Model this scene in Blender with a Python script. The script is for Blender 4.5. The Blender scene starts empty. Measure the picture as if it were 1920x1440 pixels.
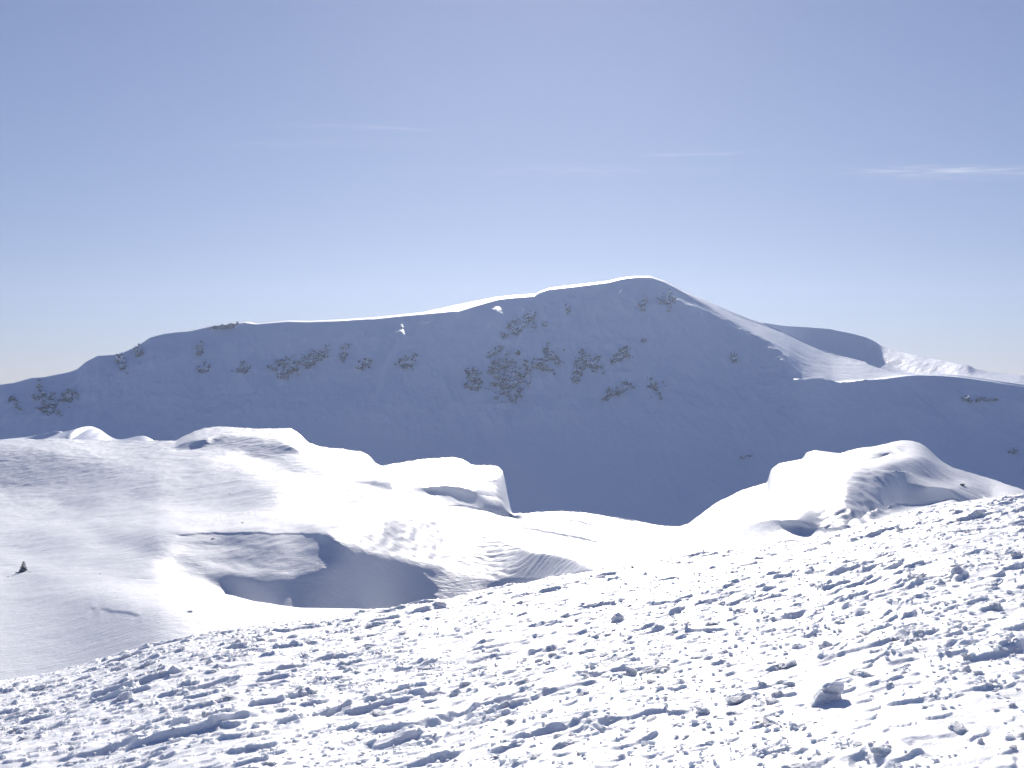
import bpy, math, random
import numpy as np

# ------------------------------------------------------------------ camera, sky, sun, exposure
F = 2000.0                       # focal length in photo pixels (photo 1920 x 1440)
CX, CY = 960.0, 720.0
S = bpy.context.scene
COL = S.collection
HAZE = 0.000048
SUN_EL, SUN_AZ = 25.0, 2.0      # degrees; azimuth from +Y, positive to the right

cd = bpy.data.cameras.new('camera')
cam = bpy.data.objects.new('camera', cd); COL.objects.link(cam)
cam.location = (0, 0, 0); cam.rotation_euler = (math.radians(90), 0, 0)
cd.sensor_width = 36; cd.lens = 36 * F / 1920; cd.clip_start = 0.1; cd.clip_end = 60000
S.camera = cam

w = bpy.data.worlds.new("World"); S.world = w; w.use_nodes = True
wn, wl = w.node_tree.nodes, w.node_tree.links
bg = wn['Background']; bg.inputs[1].default_value = 0.146
sky = wn.new('ShaderNodeTexSky'); sky.sky_type = 'NISHITA'; sky.sun_disc = False
sky.sun_elevation = math.radians(SUN_EL); sky.sun_rotation = math.radians(SUN_AZ)
sky.altitude = 2000; sky.air_density = 1.0; sky.dust_density = 0.3; sky.ozone_density = 3.0
gm = wn.new('ShaderNodeGamma'); gm.inputs[1].default_value = 0.5      # tone curve that compresses the sky brightness, softer gradient
wl.new(sky.outputs[0], gm.inputs[0])
tn = wn.new('ShaderNodeMix'); tn.data_type = 'RGBA'; tn.blend_type = 'MULTIPLY'; tn.inputs[0].default_value = 1
tn.inputs[7].default_value = (0.735, 0.735, 0.91, 1); wl.new(gm.outputs[0], tn.inputs[6])
# faint cirrus wisps, laid out by direction in the sky
tcw = wn.new('ShaderNodeTexCoord'); sp = wn.new('ShaderNodeSeparateXYZ'); wl.new(tcw.outputs['Generated'], sp.inputs[0])
def wm(op, a, b=None, c=None):
    n = wn.new('ShaderNodeMath'); n.operation = op
    for i, q in enumerate((a, b, c)):
        if q is None: continue
        if isinstance(q, (int, float)): n.inputs[i].default_value = q
        else: wl.new(q, n.inputs[i])
    return n.outputs[0]
yy_ = wm('MAXIMUM', sp.outputs['Y'], 0.05)
uu_ = wm('DIVIDE', sp.outputs['X'], yy_); vv_ = wm('DIVIDE', sp.outputs['Z'], yy_)
cb = wn.new('ShaderNodeCombineXYZ'); wl.new(wm('MULTIPLY', uu_, 9.0), cb.inputs[0]); wl.new(wm('MULTIPLY', vv_, 130.0), cb.inputs[1])
nz = wn.new('ShaderNodeTexNoise'); nz.inputs['Scale'].default_value = 1.0; nz.inputs['Detail'].default_value = 4; wl.new(cb.outputs[0], nz.inputs['Vector'])
bend = wm('MULTIPLY', wm('SUBTRACT', nz.outputs['Fac'], 0.5), 0.010)
tot = None
for (cu, cv, ru, rv, tilt, amt) in ((0.42, 0.2005, 0.085, 0.0034, 0.005, 0.26), (0.44, 0.198, 0.10, 0.006, 0.0, 0.12), (0.17, 0.2165, 0.045, 0.0022, 0.03, 0.12),
                                    (-0.13, 0.241, 0.07, 0.003, -0.01, 0.09), (0.05, 0.200, 0.12, 0.005, 0.0, 0.06), (-0.2, 0.225, 0.1, 0.004, 0.01, 0.05)):
    du = wm('SUBTRACT', uu_, cu)
    a_ = wm('POWER', wm('ABSOLUTE', wm('DIVIDE', du, ru)), 2.0)
    dv_ = wm('SUBTRACT', wm('ADD', wm('SUBTRACT', vv_, cv), bend), wm('MULTIPLY', du, tilt))
    b_ = wm('POWER', wm('ABSOLUTE', wm('DIVIDE', dv_, rv)), 2.0)
    g_ = wm('MULTIPLY', wm('EXPONENT', wm('MULTIPLY', wm('ADD', a_, b_), -1.0)), amt)
    tot = g_ if tot is None else wm('ADD', tot, g_)
nz2 = wn.new('ShaderNodeTexNoise'); nz2.inputs['Scale'].default_value = 3.1; nz2.inputs['Detail'].default_value = 5; wl.new(cb.outputs[0], nz2.inputs['Vector'])
tot = wm('MULTIPLY', tot, wm('MULTIPLY', wm('MAXIMUM', wm('SUBTRACT', nz2.outputs['Fac'], 0.3), 0.0), 2.6))
tot = wm('MULTIPLY', tot, wm('GREATER_THAN', sp.outputs['Y'], 0.3))
# the sky is darker away from the sun and overhead
ch = wn.new('ShaderNodeCombineXYZ')
for i_, (a0, a1, a2) in enumerate(((0.20, 0.80, -0.36), (0.38, 0.62, -0.28), (0.66, 0.34, -0.14))):
    yp = wm('MULTIPLY_ADD', sp.outputs['Y'], 0.5, 0.5)
    wl.new(wm('MULTIPLY', wm('MULTIPLY_ADD', yp, a1, a0), wm('MULTIPLY_ADD', wm('MAXIMUM', sp.outputs['Z'], 0.0), a2, 1.0)), ch.inputs[i_])
dk = wn.new('ShaderNodeVectorMath'); dk.operation = 'MULTIPLY'; wl.new(tn.outputs[2], dk.inputs[0]); wl.new(ch.outputs[0], dk.inputs[1])
cm = wn.new('ShaderNodeMix'); cm.data_type = 'RGBA'; cm.inputs[7].default_value = (4.2, 4.2, 4.3, 1)
wl.new(tot, cm.inputs[0]); wl.new(dk.outputs[0], cm.inputs[6])
wl.new(cm.outputs[2], bg.inputs[0])

sd = bpy.data.lights.new('sun', 'SUN'); sd.energy = 3.75; sd.angle = math.radians(0.5); sd.color = (1.0, 0.935, 0.855)
sun = bpy.data.objects.new('sun', sd); COL.objects.link(sun)
e, a = math.radians(SUN_EL), math.radians(SUN_AZ)
from mathutils import Vector
Ldir = Vector((math.cos(e) * math.sin(a), math.cos(e) * math.cos(a), math.sin(e)))
sun.rotation_euler = Ldir.to_track_quat('Z', 'Y').to_euler()
sun.location = (0, 0, 300)

S.render.engine = 'CYCLES'
S.view_settings.view_transform = 'Standard'; S.view_settings.look = 'None'
S.view_settings.exposure = 0.75; S.view_settings.gamma = 1.0
S.cycles.max_bounces = 6; S.cycles.diffuse_bounces = 3; S.cycles.volume_bounces = 0

# ------------------------------------------------------------------ helpers
rng = np.random.default_rng(7)
random.seed(7)
TBL = rng.random((512, 512))
TBL2 = rng.random((512, 512)); TBL3 = rng.random((512, 512)); TBL4 = rng.random((512, 512))

def vnoise(x, y, seed=0):
    x = x + seed * 17.13; y = y + seed * 7.77
    xi = np.floor(x).astype(np.int64); yi = np.floor(y).astype(np.int64)
    fx = x - xi; fy = y - yi
    fx = fx * fx * fx * (fx * (fx * 6 - 15) + 10); fy = fy * fy * fy * (fy * (fy * 6 - 15) + 10)
    x0 = xi & 511; x1 = (xi + 1) & 511; y0 = yi & 511; y1 = (yi + 1) & 511
    a = TBL[y0, x0]; b = TBL[y0, x1]; c = TBL[y1, x0]; d = TBL[y1, x1]
    return (a + (b - a) * fx) * (1 - fy) + (c + (d - c) * fx) * fy - 0.5

def fbm(x, y, octv=4, seed=0, gain=0.5):
    t = 0; amp = 1.0
    for k in range(octv):
        cs, sn = math.cos(0.7 * k + seed), math.sin(0.7 * k + seed)
        t = t + amp * vnoise((x * cs - y * sn) * 2 ** k, (x * sn + y * cs) * 2 ** k, seed + k * 3)
        amp *= gain
    return t

def ridged(x, y, octv=4, seed=0, gain=0.5):
    t = 0; amp = 1.0
    for k in range(octv):
        t = t + amp * (1 - 4 * np.abs(vnoise(x * 2 ** k, y * 2 ** k, seed + k * 5)))
        amp *= gain
    return t

def smooth01(t):
    t = np.clip(t, 0, 1); return t * t * (3 - 2 * t)

def blur1(A, sig, axis):
    if sig <= 0: return A
    r = int(3 * sig) + 1
    k = np.exp(-0.5 * (np.arange(-r, r + 1) / sig) ** 2); k /= k.sum()
    A = np.moveaxis(A, axis, 0)
    P = np.concatenate([np.repeat(A[:1], r, 0), A, np.repeat(A[-1:], r, 0)], 0)
    out = np.zeros_like(A)
    for i, kk in enumerate(k): out += kk * P[i:i + A.shape[0]]
    return np.moveaxis(out, 0, axis)

def inpoly(px, py, poly):
    n = len(poly); c = np.zeros(px.shape, bool)
    j = n - 1
    for i in range(n):
        xi, yi = poly[i]; xj, yj = poly[j]
        if yi != yj:
            c ^= ((yi > py) != (yj > py)) & (px < (xj - xi) * (py - yi) / (yj - yi) + xi)
        j = i
    return c

def curve(pts, px, sig=0):
    p = np.array(pts, float)
    y = np.interp(px, p[:, 0], p[:, 1])
    return blur1(y, sig, 0)

def grid_object(name, X, Y, Z, mat, kind='structure'):
    """one quad grid (rows x cols) as one mesh object"""
    R, C = X.shape
    me = bpy.data.meshes.new(name)
    co = np.stack([X, Y, Z], -1).reshape(-1, 3).astype(np.float32)
    idx = np.arange(R * C).reshape(R, C)
    q = np.stack([idx[:-1, :-1], idx[:-1, 1:], idx[1:, 1:], idx[1:, :-1]], -1).reshape(-1, 4)
    me.vertices.add(len(co)); me.vertices.foreach_set('co', co.ravel())
    me.loops.add(q.size); me.loops.foreach_set('vertex_index', q.ravel().astype(np.int32))
    me.polygons.add(len(q))
    me.polygons.foreach_set('loop_start', np.arange(0, q.size, 4, dtype=np.int32))
    me.polygons.foreach_set('use_smooth', np.ones(len(q), bool))
    me.update(calc_edges=True)
    o = bpy.data.objects.new(name, me); COL.objects.link(o)
    if mat: me.materials.append(mat)
    if kind: o['kind'] = kind
    return o

# ------------------------------------------------------------------ materials
def snow_mat(name, col, scale, dist, rough=0.55, detail=6, stretch=(1, 1, 1), sss=0):
    m = bpy.data.materials.new(name); m.use_nodes = True
    N, L = m.node_tree.nodes, m.node_tree.links
    b = N['Principled BSDF']
    b.inputs['Roughness'].default_value = rough
    b.inputs['Specular IOR Level'].default_value = 0.25
    if sss:
        b.inputs['Subsurface Weight'].default_value = 0.7; b.inputs['Subsurface Scale'].default_value = sss
        b.inputs['Subsurface Radius'].default_value = (0.8, 0.9, 1.0)
    tc = N.new('ShaderNodeTexCoord'); mp = N.new('ShaderNodeMapping'); mp.inputs['Scale'].default_value = stretch
    L.new(tc.outputs['Object'], mp.inputs['Vector'])
    n1 = N.new('ShaderNodeTexNoise'); n1.inputs['Scale'].default_value = scale; n1.inputs['Detail'].default_value = detail
    n1.inputs['Roughness'].default_value = 0.6
    L.new(mp.outputs[0], n1.inputs['Vector'])
    bp = N.new('ShaderNodeBump'); bp.inputs['Strength'].default_value = 1.0; bp.inputs['Distance'].default_value = dist
    L.new(n1.outputs['Fac'], bp.inputs['Height']); L.new(bp.outputs[0], b.inputs['Normal'])
    n2 = N.new('ShaderNodeTexNoise'); n2.inputs['Scale'].default_value = scale * 0.13; n2.inputs['Detail'].default_value = 3
    L.new(mp.outputs[0], n2.inputs['Vector'])
    mx = N.new('ShaderNodeMix'); mx.data_type = 'RGBA'
    mx.inputs[6].default_value = (*[c * 0.97 for c in col], 1); mx.inputs[7].default_value = (*col, 1)
    L.new(n2.outputs['Fac'], mx.inputs[0]); L.new(mx.outputs[2], b.inputs['Base Color'])
    return m

M_FG = snow_mat('rubble_snow', (0.88, 0.89, 0.91), 22.0, 0.008, sss=0.045)
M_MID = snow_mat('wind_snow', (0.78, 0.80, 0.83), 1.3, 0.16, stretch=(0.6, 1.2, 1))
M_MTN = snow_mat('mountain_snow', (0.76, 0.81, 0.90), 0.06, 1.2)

def rock_mat(name, c1, c2, scale, snow=0.5, snow_scale=None):
    m = bpy.data.materials.new(name); m.use_nodes = True
    N, L = m.node_tree.nodes, m.node_tree.links
    b = N['Principled BSDF']; b.inputs['Roughness'].default_value = 0.9
    tc = N.new('ShaderNodeTexCoord')
    n = N.new('ShaderNodeTexNoise'); n.inputs['Scale'].default_value = scale; n.inputs['Detail'].default_value = 8
    L.new(tc.outputs['Object'], n.inputs['Vector'])
    r = N.new('ShaderNodeValToRGB'); r.color_ramp.elements[0].position = 0.35; r.color_ramp.elements[1].position = 0.68
    r.color_ramp.elements[0].color = (*c1, 1); r.color_ramp.elements[1].color = (*c2, 1)
    L.new(n.outputs['Fac'], r.inputs[0])
    n3 = N.new('ShaderNodeTexNoise'); n3.inputs['Scale'].default_value = snow_scale or scale * 0.7; n3.inputs['Detail'].default_value = 5
    L.new(tc.outputs['Object'], n3.inputs['Vector'])
    ge = N.new('ShaderNodeNewGeometry'); sx = N.new('ShaderNodeSeparateXYZ'); L.new(ge.outputs['Normal'], sx.inputs[0])
    ad = N.new('ShaderNodeMath'); ad.operation = 'MULTIPLY_ADD'; ad.inputs[1].default_value = 0.9
    L.new(sx.outputs['Z'], ad.inputs[0]); L.new(n3.outputs['Fac'], ad.inputs[2])
    mr = N.new('ShaderNodeMapRange'); mr.inputs[1].default_value = 1.15 - snow * 0.5; mr.inputs[2].default_value = 1.25 - snow * 0.5
    L.new(ad.outputs[0], mr.inputs[0])
    mx = N.new('ShaderNodeMix'); mx.data_type = 'RGBA'; mx.inputs[7].default_value = (0.84, 0.86, 0.9, 1)
    L.new(mr.outputs[0], mx.inputs[0]); L.new(r.outputs[0], mx.inputs[6]); L.new(mx.outputs[2], b.inputs['Base Color'])
    bp = N.new('ShaderNodeBump'); bp.inputs['Distance'].default_value = 0.25 / scale; L.new(n.outputs['Fac'], bp.inputs['Height'])
    L.new(bp.outputs[0], b.inputs['Normal'])
    return m

# ------------------------------------------------------------------ terrain from relief profiles
# Every column of the ground runs away from the viewpoint.  Between two break lines the ground
# climbs with a chosen slope s = dz/dY; at a crest the ground drops behind and comes up again farther off.
def relax(L0, lam, sig):
    """keep the slopes along each column, remove streaks between neighbouring columns"""
    B = blur1(L0, sig, 1)
    D = L0 - B
    R, C = D.shape
    M = np.concatenate([D, D[::-1]], 0); M = np.concatenate([M, M[:, ::-1]], 1)
    Fm = np.fft.rfft2(M)
    er = 2 - 2 * np.cos(np.pi * np.fft.fftfreq(2 * R) * 2)[:, None]
    ec = 2 - 2 * np.cos(np.pi * np.fft.rfftfreq(2 * C) * 2)[None, :]
    den = er + lam * ec; den[0, 0] = 1
    return B + np.fft.irfft2(Fm * er / den, s=M.shape)[:R, :C]

def build_columns(px, lines, jumps, seg_rows, base_s, patches, Y0, back=-0.28, blur=(1.2, 1.2), Yend=None, skirt=None, lam=0.15, sig=50, warp=0):
    """lines: list of py arrays (bottom first); jumps: J array at lines[1:]; returns X,Y,Z, info"""
    nC = len(px); u = (px - CX) / F
    rowsY, rowsV = [], []
    # slope map on all visible rows
    PY = []; seg = []
    for k in range(len(lines) - 1):
        n = seg_rows[k]
        t = np.linspace(0, 1, n)
        PY.append(lines[k][None, :] * (1 - t[:, None]) + lines[k + 1][None, :] * t[:, None]); seg.append(n)
    out_lnY = None
    SM, K = [], []
    for k, P in enumerate(PY):
        PX = np.repeat(px[None, :], P.shape[0], 0)
        s = base_s(k, PX, P)
        for pt in patches:
            poly, val, sg = pt[:3]
            if len(pt) > 3 and k < pt[3]: continue
            wx = warp * fbm(PX / 26, P / 14, 3, 301) * 1.6; wy = warp * fbm(PX / 30, P / 12, 3, 302) * 0.7
            m = inpoly(PX + wx, P + wy, poly).astype(float)
            if m.max() == 0: continue
            if callable(val): val = val(PX, P)
            m = blur1(blur1(m, sg, 0), sg, 1)
            s = s * (1 - m) + val * m
        SM.append(s)
    segs = []
    lnY = np.log(Y0) + np.zeros(nC)
    parts = []
    for k, P in enumerate(PY):
        V = (CY - P) / F
        s = SM[k]
        g = np.maximum(s - V, 0.055)
        dv = np.diff(V, axis=0)
        d = np.maximum(dv, 0) / (0.5 * (g[1:] + g[:-1]))
        L = np.concatenate([np.zeros((1, nC)), np.cumsum(d, 0)], 0)
        free = np.concatenate([np.zeros((1, nC)), np.cumsum(d * (1 - smooth01((0.5 * (s[1:] + s[:-1]) - 0.08) / 0.14)), 0)], 0)
        parts.append([V, L, free])
    if Yend is not None:
        tot = np.log(Y0) + sum(p[1][-1] for p in parts) + sum(np.log(j) for j in jumps[:-1])
        fr = sum(p[2][-1] for p in parts)
        need = np.log(Yend) - tot
        fac = np.clip(need / np.maximum(fr, 1e-4), -0.75, 3.0)
        fac = blur1(fac, 3, 0)
        for p in parts: p[1] = p[1] + p[2] * fac[None, :]
    # relax the whole sheet at once
    acc = np.log(Y0) + np.zeros(nC); st = []
    for p in parts:
        st.append(acc[None, :] + p[1]); acc = acc + p[1][-1]
    big = relax(np.concatenate(st, 0), lam, sig)
    r0 = 0; first = big[0]
    rel_parts = []
    for p in parts:
        n = p[0].shape[0]; rel_parts.append(big[r0:r0 + n]); r0 += n
    Vs, Ys = [], []
    off = np.zeros(nC)
    for k, (V, L, _) in enumerate(parts):
        lay = np.maximum.accumulate(rel_parts[k] + np.arange(V.shape[0])[:, None] * 1e-6, 0)
        if k: lay = np.maximum(lay, last[None, :] + 1e-6)
        last = lay[-1]
        yy = np.exp(off[None, :] + lay)
        Vs.append(V); Ys.append(yy)
        cur = off + last
        if k < len(parts) - 1 and np.max(jumps[k]) > 1.0001:
            J = jumps[k]
            yc = np.exp(cur); vc = V[-1]; zc = vc * yc
            hv, hy = [], []
            for f, fall in ((0.04, 0.02), (0.10, 0.07), (0.2, 0.17), (0.35, 0.32), (0.5, 0.42), (0.65, 0.42), (0.8, 0.3), (0.92, 0.14)):
                y2 = yc * (1 + f * (J - 1)); z2 = zc * y2 / yc + back * fall * yc * (J - 1) * 1.0
                hy.append(y2); hv.append(z2 / y2)
            Vs.append(np.array(hv)); Ys.append(np.array(hy))
            off = off + np.log(J)
    # far side of the last crest
    yc = np.exp(cur); zc = Vs[-1][-1] * yc
    hv, hy = [], []
    for dist, fall in (skirt or ((1, .1), (3, .6), (8, 2.5), (20, 8), (45, 22), (90, 50), (160, 95))):
        y2 = yc + dist; z2 = zc + (Vs[-1][-1]) * 0 - fall
        hy.append(y2); hv.append(z2 / y2)
    Vs.append(np.array(hv)); Ys.append(np.array(hy))
    V = np.concatenate(Vs, 0); Y = np.concatenate(Ys, 0)
    return u[None, :] * Y, Y, V * Y

# foreground crest line in photo pixels
EDGE = [(-1300, 1490), (-700, 1400), (-300, 1332), (0, 1283), (100, 1266), (200, 1240), (330, 1205), (440, 1184), (540, 1173), (650, 1160), (790, 1136),
        (850, 1130), (900, 1116), (1000, 1098), (1100, 1079), (1250, 1055), (1400, 1034), (1500, 1018), (1560, 1005), (1700, 967),
        (1800, 948), (1920, 932), (2200, 895), (2600, 850), (3200, 790)]

# ---------------- middle ground: snowy plateau with a hollow, a knoll and the hill at right
px = np.arange(-520, 2441, 2.4)
l0 = curve(EDGE, px, 20) + 150
LIP = [(-520, 1060), (0, 1073), (200, 1083), (300, 1088), (400, 1108), (480, 1128), (560, 1139), (720, 1143), (840, 1136), (880, 1118),
       (960, 1099), (1110, 1073), (1200, 1060), (1400, 1036), (1560, 1006), (1800, 985), (2440, 900)]
l1 = curve(LIP, px, 4)
MID = [(-520, 985), (0, 980), (300, 965), (600, 956), (750, 950), (800, 943), (870, 946), (940, 962), (960, 968), (1010, 961), (1050, 958),
       (1100, 962), (1180, 976), (1250, 988), (1290, 992), (1350, 1000), (1400, 985), (1450, 976), (1500, 980), (1530, 992), (1570, 990),
       (1610, 970), (1650, 955), (1680, 945), (1740, 941), (1790, 934), (1830, 950), (1860, 958), (1920, 950), (2440, 880)]
l2 = curve(MID, px, 2.0)
TOP = [(-520, 850), (-200, 836), (0, 827), (100, 822), (200, 826), (290, 827), (330, 826), (345, 818), (365, 808), (385, 803), (420, 800), (460, 803), (500, 804),
       (545, 803), (560, 812), (580, 831), (600, 838), (640, 841), (680, 848), (697, 858), (704, 869), (715, 873), (760, 866), (800, 860),
       (850, 857), (868, 861), (885, 872), (932, 873), (941, 881), (946, 896), (952, 930), (960, 964), (1010, 960), (1050, 957),
       (1100, 961), (1180, 975), (1250, 987), (1275, 988), (1290, 983), (1340, 945), (1390, 920), (1440, 905), (1444, 882), (1460, 869), (1505, 860), (1512, 848), (1530, 844),
       (1570, 850), (1610, 840), (1640, 837), (1670, 829), (1700, 825), (1720, 827), (1735, 834), (1748, 850), (1765, 866), (1790, 878), (1850, 895), (1920, 919), (2100, 985), (2440, 1000)]
l3 = curve(TOP, px, 0.8); l3 = l3 + (curve(TOP, px, 5) - l3) * smooth01((px - 1620) / 40)
l2 = np.maximum(l2, l3 + 0.8)
l1 = np.maximum(l1, l2 + 8)
l0 = np.maximum(l0, l1 + 20)
l2b = np.clip(curve(TOP, px, 30) + 42, l3 + 0.45 * (l2 - l3) * 0.2 + 0.2, np.maximum(l2 - 0.3 * (l2 - l3), l3 + 0.3))
J1 = 1 + curve([(-520, 0), (300, 0), (420, .13), (560, .2), (760, .22), (880, .2), (1000, .12), (1130, 0), (2440, 0)], px, 6)
J2 = 1 + curve([(-520, 0), (740, 0), (800, .25), (900, .42), (960, .42), (1240, .35), (1300, .08), (1360, .04), (1400, .10), (1540, .10), (1580, .02), (1640, .06),
                (1700, .12), (1850, .12), (1900, .02), (2440, 0)], px, 4)
Y0m = curve([(-520, 80), (0, 78), (500, 76), (960, 74), (1400, 72), (1920, 80), (2440, 90)], px)
Yend = curve([(-520, 700), (0, 680), (400, 640), (700, 560), (860, 520), (950, 500), (1000, 420), (1150, 350), (1250, 320), (1330, 300), (1450, 290), (1700, 265), (1920, 240), (2440, 150)], px, 20)

def mid_base(k, PX, PY):
    s = np.full(PX.shape, -0.04)
    if k == 0:
        s += 0.03 - 0.12 * np.exp(-((PY - 1115 - (PX - 300) * 0.08) / 35) ** 2) * smooth01((PX - 60) / 200)
    if k >= 1:
        s += 0.10 * fbm(PX / 170, PY / 40, 3, 5)
    if k >= 2:
        s += 0.05 * (1 - smooth01((PX - 500) / 300))
        s += 0.10 * np.exp(-((PX - 60) / 130) ** 2 - ((PY - 875) / 30) ** 2)
    return s

SH = 0.74
mid_patches = [
    ([(330, 1000), (590, 998), (700, 1030), (730, 1058), (700, 1085), (400, 1100), (340, 1070), (300, 1040)], lambda a, b: 0.15 + 0.16 * fbm(a / 60, b / 14, 4, 310, .6), 8),
    ([(590, 1010), (640, 1022), (700, 1058), (640, 1088), (560, 1085), (600, 1050)], 0.27, 9),
    ([(395, 1086), (440, 1080), (480, 1092), (540, 1082), (600, 1070), (634, 1055), (640, 1038), (618, 1018), (588, 1001), (650, 1022), (690, 1035), (760, 1049), (840, 1062),
      (860, 1074), (930, 1085), (1000, 1087), (1110, 1069), (1110, 1084), (960, 1112), (850, 1150), (560, 1150), (480, 1140), (430, 1115)], 0.66, 5, 1),
    ([(330, 1002), (450, 998), (600, 999), (600, 1001.6), (450, 1000.6), (332, 1005)], 0.5, 0.5),
    ([(620, 992), (700, 976), (780, 972), (860, 985), (1000, 1035), (1080, 1052), (1090, 1066), (1000, 1085), (930, 1083), (860, 1072), (840, 1060), (760, 1047), (690, 1033)], 0.24, 3),
    ([(787, 917), (830, 912), (870, 917), (890, 925), (912, 904), (947, 898), (985, 900), (990, 975), (940, 965), (870, 950), (800, 946)], 1.5, 1.5),
    ([(700, 905), (760, 900), (800, 915), (800, 935), (740, 925)], 0.3, 6),
    ([(325, 838), (350, 830), (385, 824), (408, 818), (405, 828), (385, 838), (350, 842)], 0.5, 2.0),
    ([(420, 815), (500, 822), (560, 842), (480, 850), (420, 840)], 0.22, 6),
    ([(430, 855), (480, 838), (530, 835), (560, 845), (500, 860)], 0.30, 4),
    ([(0, 850), (120, 850), (180, 880), (100, 915), (0, 910), (-200, 900), (-200, 850)], 0.16, 12),
    # thin wind-cut ledges and old tracks
    ([(150, 1137), (225, 1145), (262, 1153), (262, 1154.5), (180, 1141)], .3, .6),
    ([(970, 985), (1040, 999), (1125, 1015), (1128, 1017), (1060, 1007), (970, 988)], .28, .8),
    ([(1060, 973), (1100, 981), (1130, 988), (1100, 984), (1060, 976)], .28, .7),
    ([(560, 905), (640, 898), (700, 905), (640, 912)], .12, 6), ([(520, 880), (620, 870), (680, 885), (600, 895)], .10, 9),
    # hill at right
    ([(1385, 1000), (1400, 985), (1450, 975), (1500, 980), (1530, 990), (1540, 1010), (1400, 1020)], 0.24, 3),
    ([(1485, 1006), (1500, 993), (1530, 988), (1550, 985), (1565, 992), (1565, 1010)], 0.42, 4),
    ([(1540, 965), (1555, 915), (1590, 885), (1640, 868), (1690, 880), (1712, 918), (1690, 945), (1610, 998), (1540, 1000), (1520, 985)], lambda a, b: 0.27 + 0.12 * fbm(a / 30, b / 14, 3, 311), 8),
    ([(1590, 960), (1640, 890), (1690, 885), (1712, 918), (1690, 945), (1620, 990)], 0.36, 9),
    ([(1645, 895), (1665, 887), (1690, 903), (1730, 913), (1800, 919), (1812, 908), (1830, 918), (1855, 940), (1862, 952), (1830, 952), (1790, 937), (1740, 944), (1680, 946), (1668, 925)], 0.85, 2.0),
    ([(1601, 855), (1640, 850), (1668, 850), (1650, 856), (1624, 862)], 0.6, 0.8),
    ([(1570, 851), (1584, 847), (1582, 853), (1572, 854)], 0.6, 0.6),
    ([(1665, 842), (1680, 841), (1692, 847), (1680, 848)], 0.55, 0.6),
    ([(1445, 878), (1480, 872), (1520, 872), (1500, 882), (1460, 892)], 0.25, 3),
    ([(1690, 860), (1745, 865), (1800, 890), (1780, 905), (1720, 895)], 0.2, 8),
]
X, Y, Z = build_columns(px, [l0, l1, l2, l2b, l3], [J1, J2, 1 + 0 * px, None], [150, 150, 120, 90], mid_base, mid_patches, Y0m, Yend=Yend, lam=0.12, warp=5)
PYg = CY - F * Z / Y
PXg = np.repeat(px[None, :], Y.shape[0], 0)
# wind crust, ripples and tracked snow
amp = Y / F
Z0 = Z.copy()
Z = Z + amp * 1.3 * fbm(X / 9.0 + Y / 22.0, Y / 12.0, 4, 3, 0.55) * np.clip(Y / 120, .6, 1.5)
Z = Z + amp * (0.9 * vnoise(X / 2.6 + Y / 30, Y / 1.6 + X / 9, 8) + 1.1 * np.maximum(vnoise(X / 7 + Y / 16, Y / 3.2, 9) - .12, 0) * 2)
rip = inpoly(PXg, PYg, [(640, 990), (700, 976), (790, 970), (870, 985), (1000, 1030), (1090, 1052), (1120, 1066), (1000, 1088), (930, 1084), (860, 1072), (760, 1047), (690, 1033)]).astype(float)
rip = blur1(blur1(rip, 5, 0), 5, 1)
rq = (Y + 0.8 * X) / 2.6 + 1.1 * fbm(X / 7, Y / 9, 3, 11)
lines_ = smooth01((X + 16) / 8)
Z = Z + rip * amp * (lines_ * (0.6 + 1.2 * vnoise(X / 6, Y / 4, 12)) * 1.7 * np.abs(np.sin(np.pi * rq + 1.5 * vnoise(X / 2, Y / 2, 15))) + (1.2 - .6 * lines_) * 2.4 * vnoise(X / 1.0, Y / 1.9, 13))
tr = inpoly(PXg, PYg, [(1535, 965), (1570, 910), (1640, 880), (1690, 890), (1700, 930), (1600, 1000), (1530, 1010)]).astype(float)
tr = blur1(blur1(tr, 6, 0), 6, 1)
Z = Z + tr * amp * 3.5 * (2.0 * vnoise(X / 1.7, Y / 2.6, 21) + 1.5 * vnoise(X / .9, Y / 1.5, 22)) * (0.4 + smooth01((PYg - 920) / 60))
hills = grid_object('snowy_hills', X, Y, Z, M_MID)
HX, HY, HZ = X, Y, Z

# ---------------- lit spurs at the foot of the mountain, far left
px = np.arange(-520, 330, 1.2)
top = curve([(-520, 850), (-100, 834), (0, 822), (50, 816), (90, 806), (108, 800), (118, 805), (140, 797), (165, 789), (178, 792), (190, 799), (205, 815), (222, 823), (240, 819), (268, 811), (282, 818), (296, 832), (330, 860)], px, 5.0)
top = 832 + (top - 832) * np.where(top < 832, 0.78, 1.0)
bot = np.full(px.shape, 900.0)
def spur_base(k, PX, PY):
    return 0.10 + 0.10 * vnoise((PX + 1.9 * PY) / 14, PY / 30, 4)
X, Y, Z = build_columns(px, [bot, top], [None], [90], spur_base, [
    ([(108, 794), (128, 800), (112, 812), (70, 826), (50, 826), (90, 806)], SH, 0.8),
    ([(172, 780), (190, 798), (160, 806), (130, 826), (110, 826), (150, 800)], SH, 0.8)], 715 + 0 * px)
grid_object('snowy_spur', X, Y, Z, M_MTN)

# ---------------- mountain
px = np.arange(-700, 2621, 2.0)
b0 = curve([(-700, 960), (300, 960), (800, 1010), (1300, 1030), (1900, 1000), (2620, 960)], px, 10)
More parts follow.
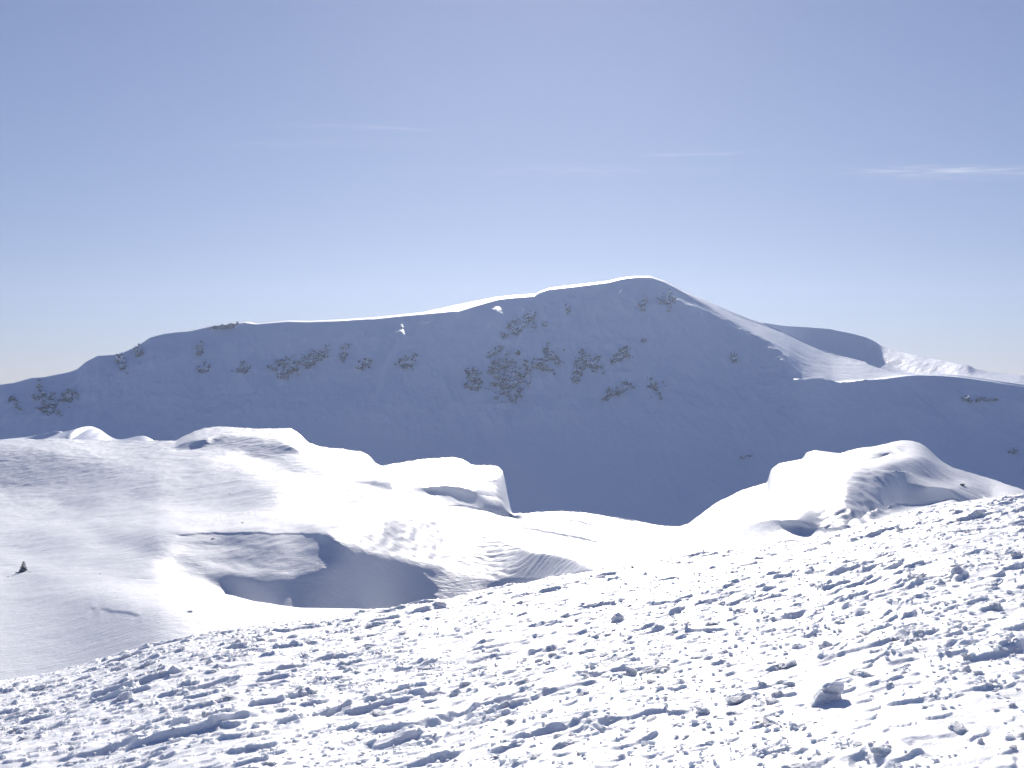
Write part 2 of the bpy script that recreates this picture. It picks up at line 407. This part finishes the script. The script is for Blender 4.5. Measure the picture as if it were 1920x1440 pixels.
# spur crest at far left (thin lit sliver), then the rim of the lit flank at right
bA = curve([(-700, 760), (300, 760), (900, 760), (1400, 735), (1480, 712), (1500, 717), (1560, 719), (1640, 713),
            (1700, 705), (1740, 702), (1800, 706), (1920, 725), (2100, 750), (2620, 800)], px, 0.8)
RIDGE = [(-700, 760), (-300, 735), (0, 721), (28, 717), (60, 708), (85, 706), (130, 697), (145, 692), (162, 678), (185, 666), (215, 664), (235, 659), (262, 646), (283, 632), (310, 625),
         (360, 619), (400, 610), (430, 606), (460, 603), (480, 606), (540, 601), (580, 602), (600, 601), (640, 599), (700, 595), (760, 589), (790, 586), (830, 577), (880, 566),
         (930, 557), (960, 554), (1003, 551), (1012, 546), (1030, 540), (1080, 534), (1140, 527), (1165, 521), (1190, 518), (1220, 518), (1245, 526), (1262, 534), (1275, 541), (1300, 553),
         (1340, 571), (1380, 588), (1410, 600), (1435, 608), (1470, 622), (1500, 636), (1560, 664), (1620, 677), (1660, 692), (1700, 701), (1740, 700), (1800, 703), (1920, 722), (2100, 746), (2620, 790)]
bR = curve(RIDGE, px, 0.5); bR = bR + (curve(RIDGE, px, 9) - bR) * smooth01((px - 1480) / 60)
FAR = [(-700, 758), (1380, 602), (1430, 605), (1470, 611), (1550, 616), (1600, 626), (1625, 633), (1640, 640), (1655, 650), (1690, 660), (1740, 671), (1790, 680), (1815, 684), (1827, 691),
       (1850, 696), (1880, 699), (1913, 703), (1960, 720), (2100, 742), (2620, 785)]
bF = curve(FAR, px, 0.7)
bF = np.where(px < 1425, bR - 0.3, np.minimum(bF, bR - 0.3))
bA = np.maximum(bA, bR + 1.0)
JA = 1 + 0 * px
JR = 1 + curve([(-700, 0), (1400, 0), (1440, .05), (1500, .18), (1640, .20), (1760, .18), (1920, .10), (2200, 0), (2620, 0)], px, 8)

# shade / light boundary just under the crest
GAP = [(-700, .7), (400, .8), (450, 1.6), (600, 1.6), (640, 2.6), (700, 3.2), (760, 2.6), (790, 3.2), (830, 9), (848, 11), (860, 14), (880, 12), (900, 9), (940, 4.2), (1003, 4), (1014, 2.2), (1080, 3),
       (1165, 2), (1220, 1.6), (1262, 2.5), (2620, 2.5)]
bE = bR + curve(GAP, px, 1.0)
bA = np.maximum(bA, bE + 1.0)
FLANK = [(1262, 530), (1285, 551), (1340, 582), (1400, 618), (1450, 646), (1482, 676), (1492, 700), (1484, 713), (1500, 722), (2700, 900), (2700, 600), (1560, 600), (1430, 590)]
def mtn_base(k, PX, PY):
    if k < 2:
        s = 0.62 + 0.12 * fbm(PX / 150, PY / 110, 4, 9) + 0.08 * vnoise((PX - PY * .6) / 45, PY / 160, 12)
        s = s - 0.12 * smooth01((PY - 760) / 150) + 0.08 * np.exp(-((PY - 690) / 60) ** 2)
        if k == 1:
            m = inpoly(PX, PY, FLANK).astype(float)
            m = blur1(blur1(m, 2, 0), 3, 1)
            m = np.maximum(m, smooth01((PX - 1478) / 26) * (PY < bA[None, :] + 0.1))
            s = s * (1 - m) + (0.20 - 0.2 * (PY > bA[None, :] - 3) * smooth01((PX - 1485) / 20)) * m
        return s
    if k == 2:
        return 0.10 + 0.20 * smooth01((PX - 1270) / 90) + 0.03 * vnoise(PX / 12, PY / 6, 3) + 0 * PY
    s = 0.28 + 0.04 * smooth01((PX - 1620) / 40) - 0.1 * smooth01((PX - 1830) / 60) + 0 * PY
    for poly, val, sg in mt_patches:
        m = inpoly(PX, PY, poly).astype(float)
        m = blur1(blur1(m, sg, 0), sg, 1)
        s = s * (1 - m) + val * m
    return np.where(PX < 1425, 0.2, s)
mt_patches = [
    ([(1457, 612), (1480, 612), (1553, 617), (1613, 627), (1642, 640), (1637, 650), (1617, 678), (1597, 675), (1533, 655), (1480, 640)], SH, 1.0),
    ([(1640, 668), (1720, 680), (1810, 687), (1828, 693), (1812, 702), (1715, 700), (1680, 690)], 0.54, 2.0),
]
X, Y, Z = build_columns(px, [b0, bA, bE, bR, bF], [JA, 1 + 0 * px, JR, None], [240, 150, 40, 60], mtn_base, [], 900 + 0 * px,
                        skirt=((6, .2), (20, 1.5), (60, 8), (150, 30), (400, 120), (900, 300)), lam=0.10, sig=60)
MPY = CY - F * Z / Y
slp = np.gradient(Z, axis=0) / np.maximum(np.gradient(Y, axis=0), 1e-4)
qt = 0.15 + 0.85 * blur1(blur1(smooth01((slp - 0.36) / 0.14), 2, 0), 2, 1)
rg = smooth01((MPY - np.interp(px, *np.array(RIDGE).T)[None, :]) / 25) * (1 - smooth01((MPY - 760) / 100))
Zn = (0.5 + 2.6 * rg) * ridged(X / 75 + Y / 210, Y / 130, 5, 31, 0.55) * 0.8 + (0.4 + 1.3 * rg) * fbm(X / 15, Y / 19, 4, 40, .6) + 1.8 * fbm(X / 120, Y / 200, 2, 41) * rg
Zn = Zn + (0.6 + 1.6 * rg) * 1.6 * ridged((X + 25 * fbm(X / 90, Y / 90, 2, 43)) / 58, Y / 420, 3, 42, 0.55)
qt = np.where((X / Y * F + CX > 1640) & (MPY < 705), 0.1, qt)
rimk = smooth01((MPY - np.interp(px, *np.array(RIDGE).T)[None, :] - 3) / 45)
Z = Z + Zn * qt * (0.06 + 0.94 * rimk)
fl = smooth01((X - 200) / 60) * smooth01((Y - 1080) / 60) * (1 - rg)
Z = Z + 0.35 * fl * fbm(X / 9, Y / 22, 3, 44)
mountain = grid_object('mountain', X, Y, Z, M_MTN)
MX, MY, MZ = X, Y, Z

# a broad snow plain under everything, out to the horizon
gx = np.concatenate([[-30000, -12000, -5000, -2500], np.linspace(-1600, 1600, 60), [2500, 5000, 12000, 30000]])
gy = np.concatenate([[-8000, -3000, -1000, -400], np.linspace(-200, 3000, 60), [5000, 9000, 16000, 30000]])
GX, GY = np.meshgrid(gx, gy)
GZ = -330 + 25 * fbm(GX / 700, GY / 700, 3, 50)
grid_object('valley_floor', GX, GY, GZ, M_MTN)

# ---------------- foreground: broken crusted snow on a side slope
def make_ax(n, a, b): return np.exp(np.linspace(math.log(a), math.log(b), n))
fpx = np.concatenate([np.arange(-1300, -260, 8.0), np.arange(-260, 2181, 1.75), np.arange(2184, 3200, 8.0)])
u = (fpx - CX) / F
vE = (CY - curve(EDGE, fpx, 8)) / F
Q = 0.00256; HC = 1.6
bu = vE + 2 * math.sqrt(HC * Q) + 0.0015
Yr = np.concatenate([make_ax(200, 2.0, 4.0)[:-1:4], make_ax(1050, 4.0, 36)[:-1], make_ax(40, 36, 80)])
FY = np.repeat(Yr[:, None], len(fpx), 1)
FX = u[None, :] * FY
def plane_z(uu, yy, b): return -HC + b * yy - Q * yy * yy
FZ = plane_z(u[None, :], FY, bu[None, :])

def plates(x, y, cell, dens, H, seed, aniso=2.0, ang=0.45):
    """irregular tilted plates / lumps: cellular relief"""
    c, s_ = math.cos(ang), math.sin(ang)
    xr = (x * c + y * s_) / (cell * aniso); yr = (-x * s_ + y * c) / cell
    xr = xr + 0.55 * vnoise(x / cell * 1.1, y / cell * 1.1, seed + 1) + .12 * vnoise(x / cell * 4, y / cell * 4, seed + 3)
    yr = yr + 0.55 * vnoise(x / cell * 1.1, y / cell * 1.1, seed + 2) + .12 * vnoise(x / cell * 4, y / cell * 4, seed + 4)
    xi = np.floor(xr).astype(np.int64); yi = np.floor(yr).astype(np.int64)
    best = np.zeros_like(x)
    for dx in (-1, 0, 1):
        for dy in (-1, 0, 1):
            cx = xi + dx; cy = yi + dy
            a0 = (cx + seed * 31) & 511; a1 = (cy + seed * 57) & 511
            jx = TBL[a1, a0]; jy = TBL2[a1, a0]; on = TBL3[a1, a0]; r = TBL4[a1, a0]
            ddx = xr - cx - jx; ddy = yr - cy - jy
            d = np.sqrt(ddx * ddx + ddy * ddy)
            R = 0.30 + 0.35 * r
            top = 0.55 + 0.5 * r + (TBL2[a0, a1] - .5) * 1.6 * ddx + (0.3 + 1.2 * TBL3[a0, a1]) * -ddy * 0.9
            h = np.minimum(np.clip((R - d) / 0.11, 0, 1), 1) * np.clip(top, 0.05, 1.5)
            best = np.maximum(best, np.where(on < dens, h, 0))
    return best * H

patchy = smooth01(0.5 + 1.6 * fbm(FX / 2.6, FY / 3.4, 3, 61))
rel = 0.075 * fbm(FX / 2.2, FY / 2.8, 3, 60)
rel += 0.012 * ridged((FX * .9 + FY * .43) / 1.6, (-FX * .43 + FY * .9) / .42, 3, 62) * 0.5
rel += plates(FX, FY, 0.42, 0.10, 0.055, 1) * (0.35 + 0.8 * patchy)
rel += plates(FX, FY, 0.17, 0.18, 0.028, 2, 1.8, 0.6) * (0.4 + 0.8 * patchy)
rel += plates(FX, FY, 0.075, 0.22, 0.016, 3, 1.5, 0.3)
rel += 0.020 * fbm(FX / .42 + FY / 1.1, FY / .30, 3, 67) + 0.010 * ridged(FX / .3, FY / .22, 2, 68)
rel += 0.008 * fbm(FX / .12, FY / .12, 3, 66)
rel -= plates(FX, FY, 0.33, 0.10, 0.05, 7, 1.6, -0.3)
rel *= 0.76
FZ = FZ + rel * np.clip(FY / 7, .75, 1.25)
foreground = grid_object('snow_slope', FX, FY, FZ, M_FG)

def fg_point(pxx, pyy):
    """point on the foreground slope seen at a photo pixel"""
    j = int(np.argmin(abs(fpx - pxx)))
    v = FZ[:, j] / FY[:, j]; t = (CY - pyy) / F
    ok = np.where((v >= t) & (FY[:, j] < 32) & (FY[:, j] > 3.5))[0]
    i = ok[0] if len(ok) else int(np.argmax(np.where(FY[:, j] < 32, v, -9)))
    return Vector((FX[i, j], FY[i, j], FZ[i, j]))

def hill_point(pxx, pyy):
    j = int(np.argmin(abs((HX / HY)[0] - (pxx - CX) / F)))
    v = HZ[:, j] / HY[:, j]; t = (CY - pyy) / F
    i = np.where(v >= t)[0][0]
    return Vector((HX[i, j], HY[i, j], HZ[i, j]))
#@@OBJECTS
def mtn_point(pxx, pyy):
    """arrays of photo pixels -> points on the near face of the mountain"""
    cols = (MX / MY)[0] * F + CX
    n = 380
    out = np.zeros(pxx.shape)
    c = np.clip((pxx - cols[0]) / (cols[1] - cols[0]), 0, len(cols) - 2); ci = np.floor(c).astype(int); f = c - ci
    V = np.maximum.accumulate(MZ[:n] / MY[:n], 0)
    for j in np.unique(ci):
        m = ci == j
        v = (CY - pyy[m]) / F
        a0 = np.interp(v, V[:, j], MY[:n, j]); a1 = np.interp(v, V[:, j + 1], MY[:n, j + 1])
        out[m] = a0 * (1 - f[m]) + a1 * f[m]
    return (pxx - CX) / F * out, out, (CY - pyy) / F * out

def tag(o, label, cat, group=None):
    o['label'] = label; o['category'] = cat
    if group: o['group'] = group
    return o

# ---------------- rock outcrops in the shaded face
M_ROCK = rock_mat('weathered_rock', (0.16, 0.185, 0.23), (0.35, 0.385, 0.46), 0.12, snow=0.40, snow_scale=0.13)
OUT = [  # centre, half size, tilt (deg), solidity, label
 (972, 614, 30, 11, 20, .85, 'dark slab-like outcrop highest in the central rock band, long and level'),
 (994, 592, 10, 9, 30, .6, 'small knob of rock just above the right end of the long level slab'),
 (1022, 608, 8, 6, 10, .6, 'small rock just right of the long level slab'),
 (1068, 582, 8, 8, 0, .8, 'lone brownish round rock high on the face below the summit ridge'),
 (928, 660, 18, 6, 25, .65, 'thin slanting rock left of centre between the long slab and the largest outcrop'),
 (956, 716, 25, 25, 0, .95, 'largest and darkest outcrop, lowest in the middle of the face'),
 (948, 682, 26, 14, 20, .6, 'broken speckled rock directly above the largest dark outcrop'),
 (1000, 684, 18, 16, 30, .45, 'scattered rock pieces right above the largest dark outcrop'),
 (1036, 666, 20, 13, -20, .85, 'rounded dark outcrop with a flat snow top right of the broken band'),
 (1022, 690, 14, 8, -30, .6, 'small ledge of rock under the rounded dark outcrop'),
 (1084, 692, 10, 24, -15, .8, 'tall narrow rock rib standing right of the rounded outcrop'),
 (1108, 680, 18, 24, 40, .45, 'streaky snow-plastered rock beside the tall narrow rib'),
 (888, 706, 12, 26, 35, .5, 'thin diagonal string of rock at the left edge of the central band'),
 (888, 724, 14, 10, 10, .4, 'faint low rock patch under the diagonal string'),
 (1166, 666, 20, 12, 30, .45, 'faint snow-dusted rock right of the central band'),
 (1160, 732, 30, 10, 25, .45, 'low faint broken rock strip under the snow-dusted rock'),
 (1228, 726, 20, 16, -50, .35, 'faint crooked rock strip farthest right in the lower band'),
 (1206, 571, 8, 14, 0, .5, 'speckled rock just below the summit, left of two'),
 (1250, 566, 14, 14, 20, .55, 'speckled rock just below the summit, right of two'),
 (540, 688, 28, 15, 18, .95, 'big dark oval outcrop alone on the left half of the face'),
 (583, 676, 10, 17, -30, .7, 'narrow rising rock attached right of the big oval outcrop'),
 (608, 662, 18, 10, 40, .3, 'pale snow-crusted rock upper right of the big oval outcrop'),
 (455, 690, 13, 9, 20, .65, 'small rounded rock left of the big oval outcrop'),
 (375, 652, 6, 13, -10, .8, 'small upright dark rock high on the left shoulder of the face'),
 (384, 690, 11, 9, 0, .4, 'faint specks of rock below the small upright rock'),
 (644, 664, 8, 18, -10, .65, 'narrow vertical rock right of the big oval outcrop'),
 (684, 682, 12, 10, 30, .6, 'small forked rock between two similar ones, mid height'),
 (763, 680, 15, 12, 15, .75, 'isolated brownish rock halfway between the oval outcrop and the central band'),
 (92, 756, 14, 24, 35, .9, 'dark steep outcrop at the far left end of the face'),
 (128, 744, 20, 12, 30, .55, 'speckled rocks right beside the dark steep outcrop at far left'),
 (32, 756, 10, 16, 35, .35, 'faintest rock streak near the left edge of the picture'),
 (228, 682, 10, 16, 35, .5, 'lower rock streak under the left shoulder of the ridge'),
 (264, 658, 12, 10, 35, .65, 'rock streak hard under the skyline on the left shoulder'),
 (425, 612, 26, 4, 10, .4, 'row of rock specks just beneath the left skyline'),
 (1376, 670, 14, 9, 10, .5, 'small rock low on the right flank beneath the lit slope'),
 (1208, 640, 5, 4, 0, .4, 'tiny rock speck in the middle of the upper right face'),
 (1812, 746, 10, 7, 0, .5, 'small rock under the low rim at the right of the picture'),
 (1846, 750, 24, 5, 0, .3, 'faint strip of specks along the low rim at far right'),
 (1394, 858, 12, 4, 10, .35, 'faint rock low on the blue slope behind the right hill'),
 (1900, 846, 14, 5, -10, .4, 'faint rock streak low at the right edge of the picture'),
]
for i, (cx, cy, rx, ry, tilt, sol, lab) in enumerate(OUT):
    rx *= 1.2; ry *= 1.2
    R = max(rx, ry) * 1.6 + 4
    gx = np.arange(cx - R, cx + R, 0.8); gy = np.arange(cy + R, cy - R, -0.8)
    PX, PY = np.meshgrid(gx, gy)
    t = math.radians(tilt); dx = PX - cx; dy = -(PY - cy)
    a_ = (dx * math.cos(t) + dy * math.sin(t)) / rx; b_ = (-dx * math.sin(t) + dy * math.cos(t)) / ry
    rr = np.sqrt(a_ * a_ + b_ * b_)
    edge = 1.0 + 1.3 * fbm(PX / 10 + i, PY / 8, 4, 70 + i, .6)
    solid = smooth01((edge - rr) / 0.35)
    brk = 1.0 * fbm(PX / 10 + PY / 16, PY / 8 - PX / 22, 4, 90 + i, .6) + 0.10
    m = solid * smooth01((brk + sol - 0.50 + 0.9 * (0.75 - rr)) / 0.16)
    x, y, z = mtn_point(PX, PY)
    crag = 0.9 + 3.2 * np.abs(fbm(PX / 6.5 + PY / 12, PY / 6.0, 3, 120 + i, .5)) + 1.4 * vnoise(PX / 8, PY / 2.2, 7)
    h = m * crag * 2.0 - (1 - m) * 1.2
    y2 = y - h * 0.85; z2 = z + h * 0.35
    g = grid_object('rock_outcrop', x, y2, z2, None, kind=None)
    # drop the parts that lie buried under the snow
    me = g.data
    co = np.zeros(len(me.vertices) * 3, np.float32); me.vertices.foreach_get('co', co)
    base = co.reshape(-1, 3).mean(0); hid = (solid.ravel() < 0.02)
    import bmesh
    bm = bmesh.new(); bm.from_mesh(me); bm.verts.ensure_lookup_table()
    bmesh.ops.delete(bm, geom=[v for v, k_ in zip(bm.verts, hid) if k_], context='VERTS')
    for v in bm.verts: v.co -= Vector(base)
    bm.to_mesh(me); bm.free()
    g.location = base
    me.materials.append(M_ROCK)
    tag(g, lab, 'rock', 'rock outcrops on the shaded mountain face')

# ---------------- stones and snow clods
def chunk_mesh(name, seed, mat, flat=0.6, soft=1, long=1.4, npts=14, noise=0.05):
    r = random.Random(seed)
    bm = bmesh.new()
    for _ in range(npts):
        v = Vector((r.gauss(0, 1), r.gauss(0, 1), r.gauss(0, 1))).normalized() * r.uniform(.8, 1.05)
        bm.verts.new((v.x * long * .5, v.y * .5, v.z * .5 * flat))
    res = bmesh.ops.convex_hull(bm, input=bm.verts[:])
    bmesh.ops.delete(bm, geom=list({v for v in res['geom_interior'] if isinstance(v, bmesh.types.BMVert)}), context='VERTS')
    for k in range(soft):
        bmesh.ops.subdivide_edges(bm, edges=bm.edges[:], cuts=2 if k == 0 else 1, use_grid_fill=True)
    from mathutils import noise as mn
    for _ in range(2): bmesh.ops.smooth_vert(bm, verts=bm.verts[:], factor=0.22, use_axis_x=True, use_axis_y=True, use_axis_z=True)
    for v in bm.verts:
        d = mn.noise_vector(v.co * 4.0 + Vector((seed, 0, 0))) * noise + mn.noise_vector(v.co * 11.0 + Vector((0, seed, 0))) * noise * .5
        v.co += d
    bmesh.ops.triangulate(bm, faces=bm.faces[:])
    me = bpy.data.meshes.new(name); bm.to_mesh(me); bm.free()
    if mat: me.materials.append(mat)
    return me

M_CLOD = snow_mat('clod_snow', (0.88, 0.89, 0.91), 9.0, 0.02, sss=0.02)
M_STONE = rock_mat('cairn_stone', (0.07, 0.065, 0.06), (0.20, 0.18, 0.16), 3.0, snow=0.1)
clods = [chunk_mesh('snow_clod', k + 1, M_CLOD, flat=[.5, .7, .9, .4, .6][k % 5], long=[1.5, 1.2, 1.0, 2.0, 1.7][k % 5], noise=0.09) for k in range(14)]
stones = [chunk_mesh('stone', 50 + k, M_STONE, flat=.6, long=1.3, noise=0.04) for k in range(5)]

def put(me, name, loc, size, rot, label, cat, group=None, sc=(1, 1, 1)):
    o = bpy.data.objects.new(name, me); COL.objects.link(o)
    o.location = loc; o.scale = [size * q for q in sc]; o.rotation_euler = rot
    return tag(o, label, cat, group)

# named clods: px, py (base), width px, height factor, variant, turn, label
HERO = [
 (1548, 1312, 58, 1.3, 2, .3, 'largest snow block in the lower right, upright with a pointed top'),
 (1570, 1276, 40, 1.5, 1, 1.2, 'pointed snow piece perched on the back of the largest snow block'),
 (1712, 1205, 44, .8, 3, .5, 'wide snow lump with a dark hollow under it, right of centre'),
 (1812, 1260, 36, 1.2, 2, .2, 'steep-sided snow lump upper right of the largest snow block'),
 (1890, 1040, 44, 1.1, 1, .9, 'rough snow block at the right edge near the top of the slope'),
 (1109, 1082, 10, 2.0, 4, 1.6, 'small upright slab of snow standing on the skyline of the slope'),
 (1016, 1102, 46, .7, 0, .2, 'flat-topped snow slab left of the small upright slab on the skyline'),
 (822, 1134, 30, 1.0, 1, .4, 'pale snow block breaking the skyline in front of the shaded hollow'),
 (410, 1290, 50, .8, 0, .6, 'broad wedge of snow in the lower left with a lit curved right end'),
 (230, 1308, 44, .9, 2, .1, 'rounded snow lump near the left side of the slope'),
 (410, 1252, 40, .9, 1, 1.0, 'rounded snow block left of centre below the far edge'),
 (650, 1260, 40, .9, 2, .7, 'squat snow block in the middle left of the slope'),
 (575, 1298, 46, 1.0, 3, .6, 'long leaning snow slab in the middle left, pointing up to the right'),
 (800, 1255, 44, 1.0, 4, .5, 'tall clump of stacked snow pieces left of centre'),
 (835, 1225, 34, .9, 0, .3, 'snow block just above the tall clump of stacked pieces'),
 (545, 1196, 38, .7, 2, .2, 'low rounded block close to the far edge left of the hollow'),
 (710, 1172, 44, .6, 1, .1, 'long low block on the far edge right under the hollow'),
 (100, 1270, 30, .7, 0, .3, 'small dark-fronted block on the far edge at the left'),
 (220, 1248, 56, .6, 3, .2, 'long thick snow ledge on the far edge near the left'),
 (1460, 1252, 34, .9, 4, .8, 'snow block in the cluster left of the largest block'),
 (1610, 1400, 34, 1.0, 0, .7, 'snow block low in the picture, right of the bottom centre'),
 (1840, 1395, 24, 1.6, 2, .2, 'thin fin of snow low at the right with a dark foot'),
 (1060, 1400, 60, .7, 1, .4, 'broad snow lump at the bottom centre of the picture'),
 (1430, 1285, 20, 1.3, 3, .2, 'thin upright flake of snow left of the largest block'),
]
for (x, y, wd, hf, var, turn, lab) in HERO:
    p = fg_point(x, y)
    sz = wd / F * p.y / 1.35
    put(clods[(var * 3 + 1) % 14], 'snow_clod', p + Vector((0, 0.02, -sz * 0.07)), sz, (0.25, -0.1 + turn * .2, turn), lab, 'snow clod', 'snow clods strewn on the near slope', (1, 1, hf * 1.3))
def hull_clod(pts, seed):
    bm = bmesh.new()
    for q in pts: bm.verts.new(q)
    bmesh.ops.convex_hull(bm, input=bm.verts[:])
    from mathutils import noise as mn
    for k in range(2): bmesh.ops.subdivide_edges(bm, edges=bm.edges[:], cuts=2, use_grid_fill=True)
    bmesh.ops.smooth_vert(bm, verts=bm.verts[:], factor=0.4, use_axis_x=True, use_axis_y=True, use_axis_z=True)
    for v in bm.verts: v.co += mn.noise_vector(v.co * 2.5 + Vector((seed, 0, 0))) * .07 + mn.noise_vector(v.co * 9 + Vector((0, seed, 0))) * .03
    bmesh.ops.triangulate(bm, faces=bm.faces[:])
    me = bpy.data.meshes.new('snow_clod'); bm.to_mesh(me); bm.free(); me.materials.append(M_CLOD); return me
big = [o for o in COL.objects if o.get('label') in (HERO[0][6], HERO[1][6])]
lo = hull_clod([(-.55, -.2, -.15), (.35, -.3, -.15), (.65, .2, -.15), (-.4, .4, -.15), (-.22, -.08, .45), (.32, -.12, .52), (.5, .2, .42), (-.15, .3, .42)], 1)
hi = hull_clod([(-.25, .05, .25), (.5, -.02, .25), (.5, .35, .25), (-.1, .4, .25), (.20, .05, .95), (.48, .08, 1.0), (.5, .25, .85), (.0, .3, .75)], 2)
pb = fg_point(1548, 1318); sb = 56 / F * pb.y
for o, m_ in zip(big, (lo, hi)):
    o.data = m_; o.location = pb; o.scale = (sb * 1.1, sb, sb * .78); o.rotation_euler = (0.1, 0.16, 0.15)
n = 0; k = 0
while n < 270:
    k += 1
    x = random.uniform(-20, 1940); ed = np.interp(x, *np.array(EDGE).T)
    t = random.random() ** 1.5
    y = ed + 3 + t * (1445 - ed)
    if float(fbm(np.array([x / 130.0]), np.array([y / 60.0]), 2, 200)[0]) + random.uniform(-.3, .3) < -0.05: continue
    p = fg_point(x, y)
    if p.y > 28: continue
    sz = random.choice([.04, .05, .06, .07, .08, .1]) * random.uniform(.8, 1.3) * (1 + .035 * p.y)
    put(clods[k % 14], 'snow_clod', p + Vector((0, 0, -sz * .05)), sz, (random.uniform(-.4, .4), random.uniform(-.4, .4), random.uniform(0, 6.3)),
        'small white lump of wind-broken snow lying on the near slope', 'snow clod', 'small snow clods on the near slope', (1, 1, random.uniform(.55, 1.0)))
    n += 1

# crumbs too many to count: one object
tiny = []
for k in range(6):
    me = chunk_mesh('crumb', 300 + k, None, flat=.7, soft=0, npts=10, noise=.05)
    co = np.array([v.co[:] for v in me.vertices]); fc = np.array([p.vertices[:] for p in me.polygons]); tiny.append((co, fc))
    bpy.data.meshes.remove(me)
NV, NF, off = [], [], 0
rr = np.random.default_rng(11)
NCR = 9000
ci = rr.integers(100, len(fpx) - 100, NCR * 3)
yy = np.exp(rr.uniform(math.log(4.2), math.log(30), NCR * 3))
cnt = 0
for c, yv in zip(ci, yy):
    if cnt >= NCR: break
    i = int(np.searchsorted(Yr, yv))
    if i >= len(Yr): continue
    x0, y0, z0 = FX[i, c], FY[i, c], FZ[i, c]
    if vnoise(np.array([x0 / .8]), np.array([y0 / 1.1]), 5)[0] + vnoise(np.array([x0 / .25]), np.array([y0 / .3]), 6)[0] * .6 < rr.uniform(-.25, .2): continue
    co, fc = tiny[rr.integers(0, 6)]
    sz = rr.uniform(.012, .042) * (1 + .05 * y0)
    an = rr.uniform(0, 6.28); cs, sn = math.cos(an), math.sin(an)
    q = co * sz * np.array([1.2, 1, rr.uniform(.6, 1.3)])
    q = np.stack([q[:, 0] * cs - q[:, 1] * sn + x0, q[:, 0] * sn + q[:, 1] * cs + y0, q[:, 2] + z0 + sz * .15], -1)
    NV.append(q); NF.append(fc + off); off += len(co); cnt += 1
me = bpy.data.meshes.new('snow_crumbs'); me.from_pydata(np.concatenate(NV).tolist(), [], np.concatenate(NF).tolist())
me.materials.append(M_CLOD)
o = bpy.data.objects.new('snow_crumbs', me); COL.objects.link(o)
o['kind'] = 'stuff'; o['label'] = 'tiny crumbs of broken snow crust scattered over the near slope'; o['category'] = 'snow'

# ---------------- cairn at left and loose stones
p = hill_point(45, 1072)
sc = p.y / F
root = bpy.data.objects.new('cairn', None); COL.objects.link(root); root.location = p
tag(root, 'small dark cone-shaped stone cairn on the snow at far left', 'cairn')
H = 20 * sc
r = random.Random(5)
lev = 0
for (hh, rad, nst, ssz) in ((.06, .30, 8, .30), (.20, .24, 6, .28), (.36, .19, 5, .26), (.52, .14, 4, .25), (.68, .09, 3, .22), (.82, .05, 2, .20), (.93, 0, 1, .20)):
    for q in range(nst):
        an = q / nst * 6.283 + hh * 9
        st = bpy.data.objects.new('stone', stones[(q + lev) % 5]); COL.objects.link(st); st.parent = root
        st.location = (math.cos(an) * rad * H, math.sin(an) * rad * H, hh * H); s_ = ssz * H * r.uniform(.95, 1.25)
        st.scale = (s_, s_, s_ * 1.1); st.rotation_euler = (r.uniform(-.3, .3), r.uniform(-.3, .3), r.uniform(0, 6))
    lev += 1
for (x, y, wd, lab) in ((32, 1074, 9, 'low dark stone touching the left foot of the cairn'), (57, 1073, 6, 'small dark stone at the right foot of the cairn'),
                        (14, 1083, 5, 'tiny dark stone in the snow left of the cairn'),
                        (188, 1076, 5, 'tiny stone on the bright snow lip right of the cairn'),
                        (355, 1148, 14, 'thin flat dark stone half buried in the bright snow left of the hollow'),
                        (430, 925, 5, 'tiny stone showing on the upper white plateau'), (455, 981, 7, 'small dark stone above the wind-cut ledge'),
                        (400, 1011, 9, 'flat stone just below the wind-cut ledge')):
    q = hill_point(x, y); s_ = wd * q.y / F
    put(stones[int(x) % 5], 'stone', q + Vector((0, 0, s_ * .1)), s_ / 1.2, (0, 0, x), lab, 'stone', 'loose stones poking from the snow', (1, 1, .6))
q = hill_point(1803, 910); s_ = 12 * q.y / F
put(stones[3], 'stone', q + Vector((0, 0, s_ * .15)), s_, (0, .2, 1), 'dark stone on the brow of the right hill above its shadow', 'stone', 'loose stones poking from the snow', (1, 1, .8))
q = fg_point(1185, 1066) + Vector((0, 0, 0.0)); s_ = 8 * q.y / F
put(stones[1], 'stone', q + Vector((0, 0, s_ * .3)), s_, (.3, 0, 1), 'single dark pebble on the skyline right of the upright snow slab', 'stone', 'loose stones poking from the snow', (1, 1, 1.1))

# ---------------- thin mountain air
hz = bpy.data.meshes.new('haze')
b0_, b1_ = Vector((-4000, -60, -420)), Vector((4000, 2600, 230))
vs = [(x, y, z) for x in (b0_.x, b1_.x) for y in (b0_.y, b1_.y) for z in (b0_.z, b1_.z)]
hz.from_pydata(vs, [], [(0, 1, 3, 2), (4, 6, 7, 5), (0, 4, 5, 1), (2, 3, 7, 6), (0, 2, 6, 4), (1, 5, 7, 3)])
mh = bpy.data.materials.new('thin_air'); mh.use_nodes = True
N, L = mh.node_tree.nodes, mh.node_tree.links
N.remove(N['Principled BSDF'])
pv = N.new('ShaderNodeVolumePrincipled'); pv.inputs['Color'].default_value = (0.70, 0.82, 1.0, 1); pv.inputs['Density'].default_value = HAZE
pv.inputs['Anisotropy'].default_value = 0.6
L.new(pv.outputs[0], N['Material Output'].inputs['Volume'])
hz.materials.append(mh)
o = bpy.data.objects.new('haze', hz); COL.objects.link(o); o['kind'] = 'stuff'; o['label'] = 'thin bluish air between the near slope and the far mountain'; o['category'] = 'haze'
